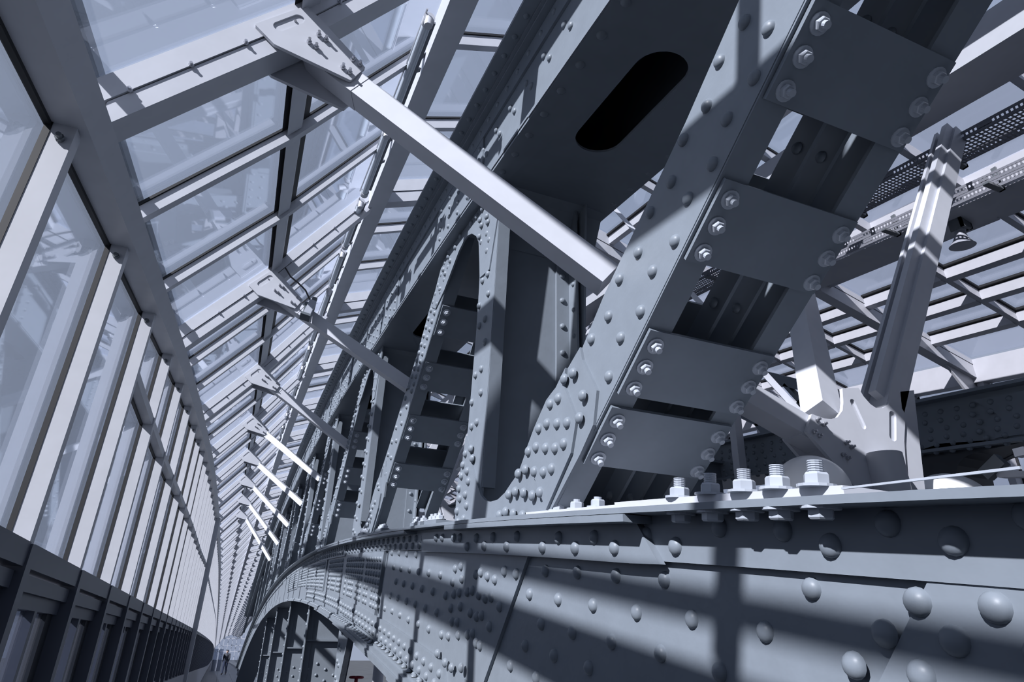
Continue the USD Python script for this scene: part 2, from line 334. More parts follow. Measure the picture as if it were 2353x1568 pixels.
# the two long box beams over the right-hand walk, the canopy beyond and its eave
yb = list(np.arange(-3, 130, 1.5))
part(cl, 'ridge_beam', loft_y([(3.06, 1.55), (3.38, 1.55), (3.38, 1.78), (3.06, 1.78)], yb, e), 'white')
part(cl, 'canopy_beam', loft_y([(4.07, roof(4.07)), (4.29, roof(4.29)), (4.29, roof(4.29) + .2), (4.07, roof(4.07) + .2)], yb, e), 'white')
CY = [(1.27 + .707 * i, i % 3 == 0) for i in range(-6, 27)]
CX = [3.38, 4.07, 4.39, 4.83, 5.2, 5.6, 6.1]
def canopy_bay(tgt, y0, m0, y1, m1, near):
    if m1:
        tgt('main_rafter', loft_y(strip(4.29, 6.12, -.02, .11), [y1, y1 + .1], e), 'white')
        tgt('main_rafter', loft_y(strip(4.29, 6.12, .115, .17), [y1 - .005, y1 + .105], e), 'white')
        tgt('knee_bracket', prism_y(Polygon([(5.75, roof(5.75) + e(y1)), (6.14, roof(6.14) + e(y1)), (6.14, roof(6.1) + e(y1) - .32), (6.06, roof(6.1) + e(y1) - .32)]), y1 + .04, y1 + .06), 'white')
    else:
        tgt('small_rafter', loft_y(strip(4.29, 6.12, .09, .17), [y1 - .022, y1 + .022], e), 'white')
        tgt('gasket', loft_y(strip(4.29, 6.1, .172, .19), [y1 - .042, y1 + .042], e), 'rubber')
    tgt('small_rafter', loft_y(strip(3.38, 4.07, .10, .19), [y1 - .022, y1 + .022], e), 'white')
    a = y0 + (.1 if m0 else .022); b = y1 - (0 if m1 else .022)
    for x in CX[2:-1]:
        tgt('purlin', loft_y(strip(x - .03, x + .03, .08, .165), [a, b], e), 'white')
        tgt('gasket', loft_y(strip(x - .05, x + .05, .172, .19), [a, b], e), 'rubber')
    for x0, x1 in zip(CX[:-1], CX[1:]):
        tgt('canopy_pane', loft_y(strip(x0, x1, .192, .2), [y0, y1], e), 'farglass')
    tgt('eave_beam', loft_y([(6.08, roof(6.1) - .06), (6.2, roof(6.1) - .06), (6.2, roof(6.1) + .17), (6.08, roof(6.1) + .17)], [y0, y1], e), 'white')
for (a, ma), (b, mb_) in zip(CY[:-1], CY[1:]):
    canopy_bay(lambda n, m, mat: part(cl, n, m, mat), a, ma, b, mb_, True)
wr = thing('wall_right', kind='structure', at=(6.15, 0, -2.0))
for (a, ma), (b, mb_) in zip(CY[:-1], CY[1:]):
    zt = lambda y: e(y) + roof(6.1) - .06
    part(wr, 'mullion', hexa([(6.10, b - .03, -2), (6.19, b - .03, -2), (6.19, b + .03, -2), (6.10, b + .03, -2), (6.10, b - .03, zt(b)), (6.19, b - .03, zt(b)), (6.19, b + .03, zt(b)), (6.10, b + .03, zt(b))]), 'white')
    part(wr, 'gasket', box(6.19, 6.2, b - .05, b + .05, -2, zt(b) - .01), 'rubber')
    part(wr, 'pane', seg(6.2, 6.208, a, b, lambda y: -2.0, zt), 'farglass')
    part(wr, 'rail', seg(6.12, 6.19, a + .03, b - .03, lambda y: .2, lambda y: .26), 'white')

# ---------------------------------------------------------------- the riveted arch truss
tr = thing('arch_truss', 'grey riveted steel arch truss running down the middle of the glazed bridge', 'truss', at=(T, 2.4, -2.0))
N1, NODES = 2.458, [-.45, 2.458, 5.5, 8.35, 10.9, 13.5, 16.2, 18.9, 21.6, 24.3, 27.0]
def TP(k, pts):                            # a shape drawn at the first node, set at node k between the two chords
    s = ((NODES[min(k + 1, len(NODES) - 1)] - NODES[k]) / 3.0) if k > 1 and k + 1 < len(NODES) else 1.0
    if k == 1: return list(pts)
    out = []
    for y, z in pts:
        t = (z - LT(y)) / (UB(y) - LT(y)); y2 = NODES[k] + (y - N1) * s
        out.append((float(y2), float(LT(y2) + t * (UB(y2) - LT(y2)))))
    return out
YA, YB = -2.2, 33.0
lc = part(tr, 'lower_chord', prism_x(curve_poly(lambda y: LB(y) + .02, lambda y: LT(y) - .02, YA, YB, 90), T, T + .014) + prism_x(curve_poly(lambda y: LB(y) + .02, lambda y: LT(y) - .02, YA, YB, 90), 1.386, T2), 'truss')
def band(lo, hi, y0, y1, x0, x1, n=40): return prism_x(curve_poly(lo, hi, y0, y1, n), x0, x1)
part(lc, 'top_flange', band(lambda y: LT(y) - .014, LT, YA, YB, .835, 1.50, 90), 'truss')
part(lc, 'flange_plate', band(lambda y: LT(y) - .034, lambda y: LT(y) - .016, 1.32, 2.80, .832, .93), 'truss')
part(lc, 'flange_plate', band(lambda y: LT(y) - .032, lambda y: LT(y) - .016, 3.6, 7.8, .838, .93), 'truss')
part(lc, 'flange_angle', band(lambda y: LT(y) - .118, lambda y: LT(y) - .014, YA, YB, T - .015, T, 90), 'truss')
part(lc, 'splice_angle', prism_x(Polygon([(1.36, float(LT(1.36)) - .032)] + [(1.28, float(LT(1.28)) - .125)] + [(y, float(LT(y)) - .128) for y in np.linspace(1.4, 3.4, 12)] + [(y, float(LT(y)) - .032) for y in np.linspace(3.42, 1.4, 12)]), T - .034, T - .015), 'truss')
part(lc, 'splice_angle', band(lambda y: LT(y) - .128, lambda y: LT(y) - .032, 6.1, 8.0, T - .03, T - .015), 'truss')
def web_plate(y0, y1, s0, s1, t, l0=.12, l1=.165):   # a cover plate on the web; its ends lean by s0, s1
    lo, hi = (lambda y: LB(y) + l1), (lambda y: LT(y) - l0)
    b = [(float(y), float(lo(y))) for y in np.linspace(y0 + s0, y1 + s1, 14)] + [(float(y), float(hi(y))) for y in np.linspace(y1, y0, 14)]
    part(lc, 'web_plate', prism_x(Polygon(b), T - t, T), 'truss')
web_plate(2.06, 4.33, .43, .12, .013)
web_plate(4.42, 6.08, .12, .08, .022)
web_plate(6.12, 7.3, .08, .05, .014); web_plate(7.34, 9.2, .05, .05, .024); web_plate(9.25, 10.4, .05, .02, .014); web_plate(10.45, 12.2, .0, .0, .024); web_plate(12.3, 13.6, 0, 0, .013)
part(lc, 'gusset_plate', prism_x(Polygon([(-1.2, -1.0), (1.15, -.62), (.83, -.1), (.66, .093), (-1.2, -.11)]), T - .012, T), 'truss')
part(lc, 'bottom_flange', band(LB, lambda y: LB(y) + .022, YA, YB, .845, 1.50, 90), 'truss')
for k, (y0, y1) in enumerate(((-2.2, 3.75), (-2.2, 4.78), (-2.2, 5.9), (-2.2, 7.3))):
    part(lc, 'cover_plate', band(lambda y, k=k: LB(y) - .014 * (4 - k), lambda y, k=k: LB(y) - .014 * (3 - k) - .001, y0, y1, .845 - .004 * k, .98), 'truss')
for k, (y0, y1) in enumerate(((-2.2, 3.1), (-2.2, 4.3))):
    part(lc, 'cover_plate', band(lambda y, k=k: LB(y) + .022 + .013 * (1 - k), lambda y, k=k: LB(y) + .034 + .013 * (1 - k), y0, y1, .87, T - .016), 'truss')
part(lc, 'bottom_angle', band(lambda y: LB(y) + .022, lambda y: LB(y) + .165, YA, YB, T - .016, T, 90), 'truss')
part(lc, 'bottom_splice_angle', prism_x(Polygon([(float(y), float(LB(y)) + .048) for y in np.linspace(2.85, 5.9, 12)] + [(float(y), float(LB(y)) + .172) for y in np.linspace(5.9, 2.93, 12)]), T - .03, T - .016), 'truss')

RIV = []                                   # every rivet: place, direction, radius, its member
def riv(x, y, z, n=(-1, 0, 0), r=.0195, par=None): RIV.append(((x, float(y), float(z)), n, r, par or tr))
for y, z in [(3.084, .301), (2.858, .31), (2.778, .312), (2.888, .254), (2.758, .258), (2.583, .261), (2.522, .265), (2.445, .244), (2.366, .226), (2.271, .247), (2.161, .228), (2.986, .204), (2.864, .202), (2.787, .204), (2.681, .2), (2.619, .202), (2.539, .181), (2.465, .165), (2.4, .165), (2.314, .129), (3.112, .138), (2.898, .147), (2.764, .148), (2.633, .119), (2.556, .103), (2.499, .105), (2.873, .092), (2.796, .088), (2.41, .064), (3.013, .043), (2.908, .036), (2.772, .039), (2.654, .04), (2.595, .042), (2.505, .001), (2.55, .01), (4.195, .526), (3.993, .503), (3.793, .475), (3.575, .448), (4.11, .431), (3.909, .403), (3.698, .378), (3.497, .351), (3.293, .328), (4.015, .34), (3.815, .313), (3.608, .287), (3.409, .26), (3.201, .234), (4.132, .268), (3.931, .245), (3.718, .217), (3.52, .191), (3.317, .164), (4.256, .201), (4.044, .178), (3.839, .15), (3.637, .121), (3.426, .095), (3.227, .069)]:
    riv(T - .013, y, z, par=lc)
for y, z in [(1.95, .22), (1.734, .197), (1.52, .17), (1.308, .144), (2.074, .158), (1.861, .131), (1.648, .105), (1.434, .079), (1.221, .058), (1.985, .065), (1.774, .038), (1.56, .014), (1.347, -.01), (2.109, .002), (1.896, -.023), (1.685, -.049), (2.232, -.059), (2.022, -.086), (.882, .097), (1.008, .031), (1.15, -.04)]:
    riv(T, y, z, par=lc)
for y, z in [(.683, .066), (.577, .054), (.748, .025), (.643, .015), (.814, -.019), (.704, -.028), (.47, .045), (.54, .0)]: riv(T - .012, y, z, r=.021, par=lc)
for y, z in [(3.006, -.033), (2.886, -.067), (2.793, -.083), (2.665, -.079)]: riv(T - .03, y, z, par=lc)
for y, z in [(2.751, .427), (2.533, .396), (2.343, .375), (2.108, .346), (2.645, .376), (2.436, .353), (2.201, .323), (1.784, .299), (1.568, .272), (1.898, .284), (1.679, .256), (1.465, .232), (2.839, .438), (3.021, .462), (3.125, .476)]: riv(T - .034, y, z, par=lc)
for y, z in [(1.347, .247), (1.234, .209), (1.08, .228), (.91, .198), (.812, .159), (.698, .178), (.605, .14), (.5, .158)]: riv(T - .015, y, z, r=.021, par=lc)
yv = 3.3
while yv < 14:                             # chord angles further on
    riv(T - .03 if 6.1 < yv < 8 else T - .015, yv, LT(yv) - .055); riv(T - .03 if 6.1 < yv < 8 else T - .015, yv + .07, LT(yv + .07) - .095)
    yv += .15
for y0, y1, t in ((4.5, 5.0, .022), (5.15, 5.95, .022), (6.25, 7.15, .014), (7.45, 8.3, .024), (8.4, 9.1, .024), (9.3, 10.3, .014), (10.6, 12.1, .024)):
    for q in np.linspace(.14, .88, 7):
        for i, yv in enumerate(np.arange(y0, y1, .095)):
            if i % 4 != 3 or q > .5: riv(T - t, yv, LB(yv) + .165 + q * (LT(yv) - .12 - LB(yv) - .165))
for yv in np.arange(2.3, 12, .105):        # rows standing on the bottom flange
    b = .048 if yv < 3.1 else (.035 if yv < 4.3 else .022)
    riv(.865 if yv > 4.3 else .89, yv, LB(yv) + b, (0, 0, 1), .017, lc if yv < 5 else tr)
    riv(.885 if yv > 4.3 else .905, yv + .05, LB(yv + .05) + b, (0, 0, 1), .017, lc if yv < 4 else tr)
for yv in np.arange(2.9, 9.0, .13):
    riv(T - (.03 if yv < 5.9 else .016), yv, LB(yv) + .075, par=lc if yv < 4.5 else tr)
    riv(T - (.03 if yv < 5.9 else .016), yv + .06, LB(yv + .06) + .125, par=lc if yv < 4.5 else tr)
# bolted bearing plates on top of the chord, their studs above and heads below
for y0, y1, x0, spots in ((.72, 1.40, .86, [(.88, 1.16), (.87, 1.045), (.868, .945), (.866, .86), (.866, .775)]), (1.46, 2.05, .90, [(.94, 1.88), (.94, 1.75), (.935, 1.615)])):
    part(lc, 'bearing_plate', band(LT, lambda y: LT(y) + .017, y0, y1, x0, 1.30, 8), 'white')
    for x, y in spots:
        z = float(LT(y)) + .017; nrm = unit((0, -.114 * (13.5 - y) * .1 * 0 - .14, 1))
        stud = .9 if y < 1.3 else .35
        part(lc, 'anchor_bolt', nut_bolt((x, y, z), nrm, .021, .95, stud, turn=.6 * y * 7), 'bolt')
        if stud > .5:
            th = MB()
            for i in range(5): th += cyl(np.array((x, y, z)) + nrm * (.027 + .0038 * i), np.array((x, y, z)) + nrm * (.029 + .0038 * i), .0128, 12)
            part(lc, 'bolt_thread', th, 'bolt')
        part(lc, 'anchor_bolt', nut_bolt((x, y, float(LT(y)) - (.014 if not 1.32 < y < 2.8 else .034)), -nrm, .021, .8, 0, turn=.4 + y), 'bolt')
for yc in (3.0, 3.3, 4.3, 5.0):            # small bolted plates further along the flange
    part(lc, 'bearing_plate', band(LT, lambda y: LT(y) + .02, yc, yc + .22, .85, 1.1, 4), 'truss')
    for dy in (.04, .11, .18): part(lc, 'anchor_bolt', nut_bolt((.88, yc + dy, float(LT(yc + dy)) + .02), (0, 0, 1), .02, .9, .6), 'bolt')
part(lc, 'paint_crack', prism_x(Polygon([(.45, .1965), (.70, .2225), (.70, .2255), (.45, .2)]), .832, .836), 'bolt')

# upper chord
uc = part(tr, 'upper_chord', band(UB, UF, YA, YB, T, T + .014, 90) + band(UB, UF, YA, YB, 1.49, 1.504, 90), 'truss')
part(uc, 'top_flange', band(UF, lambda y: UF(y) + .02, YA, YB, .79, 1.64, 90), 'truss')
part(uc, 'flange_plate', band(lambda y: UF(y) - .014, UF, YA, YB, .862, T, 90), 'truss')
part(uc, 'flange_angle', band(lambda y: UF(y) - .15, UF, YA, YB, T - .014, T, 90), 'truss')
part(uc, 'flange_angle', band(lambda y: UF(y) - .03, lambda y: UF(y) - .014, YA, YB, T - .05, T, 90), 'truss')
for y0, y1 in ((2.75, 3.7), (5.0, 6.9), (7.6, 9.6), (10.1, 12.0)):
    part(uc, 'web_plate', band(lambda y: UB(y) + .07, lambda y: UF(y) - .15, y0, y1, T - .012, T, 20), 'truss')
slab = [(float(x), 0) for x in ()]
holes = []
def oval(cx, cy, hx, hy, n=14):
    a = np.linspace(0, math.pi, n)
    return [(cx + hx * math.cos(t), cy + (hy - hx) + hx * math.sin(t)) for t in a] + [(cx - hx * math.cos(t), cy - (hy - hx) - hx * math.sin(t)) for t in a]
def slab_plate(y0, y1, x0, x1, fz, t, holes):   # a plate lying on the curve fz, pierced by ovals
    g = sbox(x0, y0, x1, y1)
    for h in holes: g = g.difference(Polygon(h))
    g = g.segmentize(.12); m = MB()
    for q in polys(g):
        tm = trimesh.creation.extrude_polygon(q, t, engine='earcut'); v = np.array(tm.vertices)
        v[:, 2] += fz(v[:, 1]) - t; m.add(v, tm.faces)
    return m
for i, yc in enumerate([-1.25, 1.675, 4.75, 7.6, 10.2, 12.9]):
    ya = yc - 1.5 if i == 0 else ye
    ye = yc + 1.42
    part(uc, 'bottom_plate', slab_plate(ya, ye, .855, 1.585, UB, .013, [oval(1.2, yc, .11, .345)]), 'truss')
part(uc, 'bottom_angle', band(UB, lambda y: UB(y) + .014, YA, YB, .85, T, 90), 'truss')
part(uc, 'bottom_angle', band(UB, lambda y: UB(y) + .075, YA, YB, T - .013, T, 90), 'truss')
part(uc, 'bottom_plate', band(lambda y: UB(y) - .011, lambda y: UB(y) - .001, YA, 1.93, .848, .87, 30), 'truss')
for yv in np.arange(1.2, 13, .145):
    riv(.835, yv, UF(yv), (0, 0, -1), .017, uc if yv < 4 else tr); riv(.895, yv + .07, UF(yv + .07) - .014, (0, 0, -1), .017, uc if yv < 4 else tr)
    riv(T - .014, yv, UF(yv) - .085, r=.016); riv(T - .013, yv + .05, UB(yv + .05) + .04, r=.017)
for yv in np.arange(1.5, 3.0, .21):
    riv(T, yv, UF(yv) - .24, par=uc); riv(T, yv - .06, UF(yv - .06) - .31, par=uc)
for yv in np.arange(.55, 2.4, .165): riv(.90, yv, UB(yv) - .013, (0, 0, -1), .02, uc)
for yv in np.arange(1.7, 2.5, .165): riv(1.55, yv, UB(yv) - .013, (0, 0, -1), .02, uc)
for y0, y1 in ((2.75, 3.7), (5.0, 6.9), (7.6, 9.6), (10.1, 12.0)):
    for q in np.linspace(.1, .9, 5):
        for i, yv in enumerate(np.arange(y0 + .05, y1 - .03, .1)):
            if (i + int(q * 10)) % 2: riv(T - .012, yv, UB(yv) + .08 + q * (UF(yv) - UB(yv) - .25), r=.017)

# members between the chords
A1_UP = [(-.30, 2.23), (.777, 1.487), (1.03, 1.304), (1.506, 1.002), (1.653, .887), (2.05, .60)]
A1_LO = [(2.0, .325), (1.903, .391), (1.362, .762), (.939, 1.054), (.611, 1.282), (-.45, 2.01)]
A2_UP = [(3.1, 2.45), (3.465, 2.242), (3.711, 2.074), (3.941, 1.864), (4.219, 1.682), (4.68, 1.362), (5.21, 1.023)]
A2_LO = [(5.05, .76), (4.728, 1.000), (3.934, 1.560), (3.683, 1.754), (3.405, 1.960), (3.0, 2.27)]
def back_to_1(pts):
    out = []
    for y, z in pts:
        t = (z - LT(y)) / (UB(y) - LT(y)); y1 = N1 + (y - 5.5); out.append((float(y1), float(LT(y1) + t * (UB(y1) - LT(y1)))))
    return out
A2_UP1, A2_LO1 = back_to_1(A2_UP), back_to_1(A2_LO)
B_POLY = [(2.435, 2.25), (2.467, 1.986), (2.533, 1.263), (2.592, .624), (2.60, .40), (2.93, .40), (2.923, .542), (2.814, .918), (2.749, 1.461), (2.735, 1.7), (2.728, 2.24)]
GUSSET = [(1.653, .887), (1.742, .847), (1.816, .802), (1.857, .792), (1.892, .782), (1.995, .711), (2.103, .637), (2.162, .583), (2.225, .562), (2.294, .536), (2.366, .524), (2.458, .531), (2.516, .55), (2.568, .58), (2.647, .666), (2.702, .742), (2.741, .813), (2.817, .914), (2.846, .797), (2.907, .682), (2.92, .523), (2.92, .40), (1.932, .27), (1.903, .389), (1.676, .534), (1.589, .602), (1.559, .702), (1.642, .838)]
GUSSET2 = [(1.742, .847), (1.816, .802), (1.857, .792), (1.892, .782), (1.995, .711), (2.075, .64), (1.903, .404), (1.718, .548), (1.676, .646), (1.755, .785)]
INV_U = [(2.467, 1.986), (2.57, 1.716), (2.713, 1.745), (2.728, 1.851), (2.756, 1.998), (2.803, 2.069), (2.885, 2.14), (2.958, 2.175), (3.031, 2.187), (3.13, 2.168), (3.231, 2.122), (3.405, 2.041), (3.594, 2.0), (3.711, 2.074), (3.608, 2.193), (3.5, 2.30), (3.3, 2.32), (2.977, 2.30), (2.42, 2.24)]
ORD = ['nearest', 'second', 'third', 'fourth', 'fifth', 'sixth', 'seventh', 'eighth', 'ninth', 'tenth', 'eleventh', 'twelfth']
def inner(pts, d): return [(y, z) for y, z in pts]
for k in range(0, 11):
    up, lo = (A1_UP, A1_LO) if k < 2 else (A2_UP1, A2_LO1)
    if k == 0: up, lo = [(y + NODES[0] - N1, z - .36) for y, z in up], [(y + NODES[0] - N1, z - .36) for y, z in lo]
    elif k > 1: up, lo = TP(k, up), TP(k, lo)
    dg = part(tr, 'diagonal_member', prism_x(Polygon(list(up) + list(lo)), T - .002, T + .012), 'truss')
    part(dg, 'far_channel', prism_x(Polygon(list(up) + list(lo)), 1.372, 1.386), 'truss')
    for nm, line in (('lower_flange', lo), ('upper_flange', up)):
        for (y0, z0), (y1, z1) in zip(line[:-1], line[1:]):
            nrm = unit((0, z1 - z0, -(y1 - y0)))
            for xa, xb in ((T, T + .085), (1.30, 1.386)):
                part(dg, nm, bar((xa / 2 + xb / 2, y0, z0), (xa / 2 + xb / 2, y1, z1), (xb - xa, 0, 0), nrm * .012), 'truss')
    if k >= 8: continue
    # batten plates, bolted across the lower face
    (y0, z0), (y1, z1) = (lo[1], lo[-2]); d = unit((0, y1 - y0, z1 - z0))[1:]
    if d[0] > 0: d = -d; (y0, z0), (y1, z1) = (y1, z1), (y0, z0)
    nl = np.array([d[1], -d[0]]); nl = nl if nl[1] < 0 else -nl          # out of the lower face
    L = math.hypot(y1 - y0, z1 - z0)
    if k < 2: starts = [.07 - .265, .07 + .17, .508, .945, 1.36, 1.80, 2.2] if k == 1 else [.3, .75, 1.2]
    else: starts = list(np.arange(.10, L - .1, .43 if k == 2 else .46))
    org = np.array([1.903, .391]) if k == 1 else np.array([y0, z0])
    if k == 1: d = unit((0, .611 - 1.903, 1.282 - .391))[1:]; nl = np.array([d[1], -d[0]]); nl = nl if nl[1] < 0 else -nl
    for j, s in enumerate(starts):
        ln = .222
        p0 = org + d * s + nl * .015; p1 = org + d * (s + ln) + nl * .015
        part(dg, 'batten_plate', bar((1.157, *p0), (1.157, *p1), (.438, 0, 0), np.array([0, *nl]) * .013), 'truss')
        p0 = org + d * (s) - nl * (.27 if k < 2 else .20); p1 = org + d * (s + ln) - nl * (.27 if k < 2 else .20)
        part(dg, 'batten_plate', bar((1.157, *p0), (1.157, *p1), (.438, 0, 0), np.array([0, *nl]) * .013), 'truss')
        if k < 5:
            for q in (.14, .48, .80):
                c = org + d * (s + ln * q) + nl * .0215
                for x in (.975, 1.345):
                    part(dg, 'bolt', nut_bolt((x, *c), (0, *nl), .0165 if k == 1 else .017, .85, .8, turn=.5 + j), 'bolt')
    if k == 1:
        for y, z in [(1.116, 1.164), (1.059, 1.065), (1.224, 1.135), (1.13, .976), (1.297, 1.042), (1.238, .944), (1.405, 1.011), (1.31, .853), (1.479, .919), (1.42, .819), (1.589, .89), (.773, 1.402), (.712, 1.308), (.873, 1.373), (.779, 1.217), (.941, 1.281), (.883, 1.182), (1.046, 1.256), (.954, 1.097), (1.497, .725), (.69, 1.46), (.6, 1.38)]: riv(T - .002, y, z, par=dg)
        for y, z in [(1.684, .804), (1.747, .807), (1.625, .706), (1.793, .754), (1.854, .754), (1.651, .641), (1.733, .65), (1.805, .669), (1.883, .692), (1.949, .694), (1.76, .588), (1.823, .59), (1.896, .609), (1.973, .633), (2.039, .634), (1.851, .528), (1.914, .531), (1.99, .55), (2.067, .574), (2.132, .574), (1.944, .469), (2.007, .47), (2.082, .494), (2.158, .513), (2.222, .515), (2.175, .436), (2.251, .456), (2.313, .454), (2.09, .416)]: riv(T - .022, y, z, par=dg)
        # inner angles seen through the openings
        for x in (1.20, 1.285):
            a, b = org + d * (-.2) - nl * .12, org + d * 2.7 - nl * .12
            part(dg, 'inner_angle', bar((x, *a), (x, *b), (.012, 0, 0), np.array([0, *nl]) * .09), 'truss')
            for s in np.arange(0, 2.6, .16): riv(x - .006, *(org + d * s - nl * .12), r=.017, par=tr)
    elif k > 1:
        n = 26 if k < 4 else 18
        uy, ly = np.array(up), np.array(lo)[::-1]
        tu = np.linspace(0.08, 1, n)
        U = np.stack([np.interp(tu, np.linspace(0, 1, len(uy)), uy[:, c]) for c in (0, 1)], 1)
        Lw = np.stack([np.interp(tu, np.linspace(0, 1, len(ly)), ly[:, c]) for c in (0, 1)], 1)
        for i in range(n):
            for q in (.25, .72):
                p = U[i] * (1 - q) + Lw[i] * q; riv(T - .002, p[0] + (.05 if q > .5 else 0), p[1] - (.03 if q > .5 else 0), par=dg if k == 2 else tr)
    # vertical member: face plate, diaphragm across the truss, edge angles
    if k == 0: continue
    vt = part(tr, 'vertical_member', prism_x(Polygon(TP(k, B_POLY)), T - .003, T + .010), 'truss')
    far_p = Polygon(TP(k, B_POLY)); part(vt, 'far_plate', prism_x(far_p, T2 + .02, T2 + .032), 'truss')
    q = TP(k, [(2.66, .4), (2.60, 2.3), (2.612, 2.3), (2.672, .4)])
    part(vt, 'diaphragm', prism_x(Polygon(q), T + .010, T2 + .02), 'truss')
    q = TP(k, [(2.655, .45), (2.595, 2.2), (2.60, 2.2), (2.660, .45)])
    q2 = [(y - .010, z) for y, z in q]
    part(vt, 'edge_angle', prism_x(Polygon(TP(k, [(2.645, .45), (2.585, 2.2), (2.601, 2.2), (2.661, .45)])), T2 - .085, T2 - .01), 'truss')
    part(vt, 'edge_angle', prism_x(Polygon(TP(k, [(2.56, .45), (2.50, 2.2), (2.60, 2.2), (2.66, .45)])), T2 - .012, T2), 'truss')
    part(vt, 'edge_angle', prism_x(Polygon(TP(k, [(2.645, .45), (2.585, 2.2), (2.601, 2.2), (2.661, .45)])), T + .012, T + .085), 'truss')
    part(vt, 'edge_angle', prism_x(Polygon(TP(k, [(2.585, .62), (2.455, 2.1), (2.475, 2.1), (2.605, .62)])), T - .001, T + .06), 'truss')
    part(vt, 'knee_plate', prism_x(Polygon(TP(k, [(2.60, 2.3), (2.61, 1.9), (2.59, 2.05), (2.52, 2.17), (2.38, 2.235), (2.38, 2.3)])), T + .012, 1.56), 'truss')
    for z in np.arange(.75, 2.1, .15):
        y = 2.645 - (z - .45) * .0343; p = TP(k, [(y, z)])[0]; riv(T2 - .05, p[0], p[1], (0, -1, -.03), .017, vt if k < 3 else tr)
        p = TP(k, [(y - .05, z - .07)])[0]; riv(T2 - .012, p[0], p[1], (-1, 0, 0), .014, vt if k == 1 else tr)
    part(vt, 'lower_gusset', prism_x(Polygon(TP(k, GUSSET)).buffer(0), T - .012, T), 'truss')
    part(vt, 'lower_gusset', prism_x(Polygon(TP(k, GUSSET2)).buffer(0), T - .022, T - .012), 'truss')
    part(vt, 'upper_gusset', prism_x(Polygon(TP(k, INV_U)).buffer(0), T - .010, T), 'truss')
    if k == 1:
        for y, z in [(2.719, .823), (2.796, .819), (2.695, .771), (2.825, .772), (2.759, .727), (2.84, .722), (2.735, .674), (2.869, .669), (2.769, .621), (2.848, .618), (2.743, .567), (2.881, .566), (2.778, .515), (2.862, .514), (2.702, 2.186), (2.624, 2.079), (2.736, 2.133), (2.603, 2.028), (2.706, 2.076), (2.628, 1.973), (2.736, 2.021), (2.59, 1.909), (2.717, 1.976), (2.618, 1.858), (2.597, 1.704), (2.673, 1.707), (2.578, 1.58), (2.71, 1.577), (2.617, 1.455), (2.697, 1.455), (2.605, 1.325), (2.64, 1.197), (2.722, 1.196), (2.633, 1.074), (2.76, 1.067), (2.675, .94), (2.748, .94)]: riv(T - (.012 if z < .85 or z > 2 else .003), y, z, par=vt)
    else:
        for z in np.arange(.45, 2.2, .115):
            y = 2.80 - (z - .45) * .11
            for dy in (-.05, .06):
                p = TP(k, [(y + dy, z + dy * .4)])[0]; riv(T - (.012 if z < .85 or z > 2 else .003), *p, par=vt if k == 2 else tr)
        for y, z in [(1.85, .62), (1.93, .60), (2.0, .58), (1.95, .53), (2.03, .52), (2.1, .5), (2.05, .45), (2.15, .46), (2.22, .45), (1.75, .7), (1.8, .74)]:
            p = TP(k, [(y, z)])[0]; riv(T - .022, *p)
    for y, z in [(3.2, 2.24), (3.3, 2.2), (3.4, 2.16), (3.5, 2.1), (3.1, 2.26), (3.45, 2.22), (3.35, 2.26), (2.9, 2.22), (2.8, 2.2)]:
        p = TP(k, [(y, z)])[0]; riv(T - .010, *p, par=tr)
# hangers under the chord
for k, y in ((2, 5.75), (3, 8.6), (4, 11.3), (5, 14.2), (6, 17.2)):
    outl = [(y - .42, float(LB(y - .42))), (y + .35, float(LB(y + .35))), (y + .28, -.6), (y + .2, -2.1), (y - .05, -2.1), (y, -.6)] if k == 2 else [(y + .03, float(LB(y))), (y + .11, float(LB(y))), (y + .11, -2.1), (y + .03, -2.1)]
    hg = part(tr, 'hanger', prism_x(Polygon(outl), T, T + .012), 'truss')
    if k == 2: 
        part(hg, 'edge_angle', bar((T - .02, y - .42, float(LB(y - .42))), (T - .02, y, -.6), (.04, 0, 0), (0, .02, .015)), 'truss')
    else:
        part(hg, 'diaphragm', box(T + .012, T2 + .05, y + .1, y + .112, -2.1, float(LB(y)) + .02), 'truss')
        part(hg, 'cross_angle', box(T + .012, T2 + .05, y + .05, y + .1, .02 - .1 * (k - 3), .04 - .1 * (k - 3)), 'truss')
        for x in (T + .012, T2 - .03): part(hg, 'edge_angle', box(x, x + .075, y + .085, y + .1, -2.1, float(LB(y))), 'truss')
    for z in np.arange(-1.6, float(LB(y)) - .05, .12):
        if k == 2: riv(T, y + .13, z, par=tr); riv(T, y + .22, z + .03, par=tr)
        else:
            riv(T, y + .07, z, r=.018); riv(T2 - .0, y + .085, z, (0, -1, 0), .018)
            if z < -.25 - .1 * (k - 3):
                for x in (1.02, 1.12, 1.22, 1.32): riv(x, y + .1, z + (.06 if round(x * 10) % 2 else 0), (0, -1, 0), .018)
# rivets: the 290 that show largest are pieces of their own, the rest one field
CAMP = np.zeros(3)
def seen(r):
    p = np.array(r[0]); c = p @ RC
    return r[2] / np.linalg.norm(p) if c[2] > .1 and abs(c[0] / c[2]) < .83 and abs(c[1] / c[2]) < .56 else 0
RIV.sort(key=seen, reverse=True)
field = MB()
for i, (p, n, r, par) in enumerate(RIV):
    if i < 290 and par != tr: part(par, 'rivet', dome(p, n, r, r * .78, 14, 5), 'truss', smooth=True)
    elif i < 290: part(tr, 'rivet', dome(p, n, r, r * .78, 12, 4), 'truss', smooth=True)
    else: field += dome(p, n, r, r * .78, 8, 3)
part(tr, 'rivet_field', field, 'truss', smooth=40, kind='stuff')

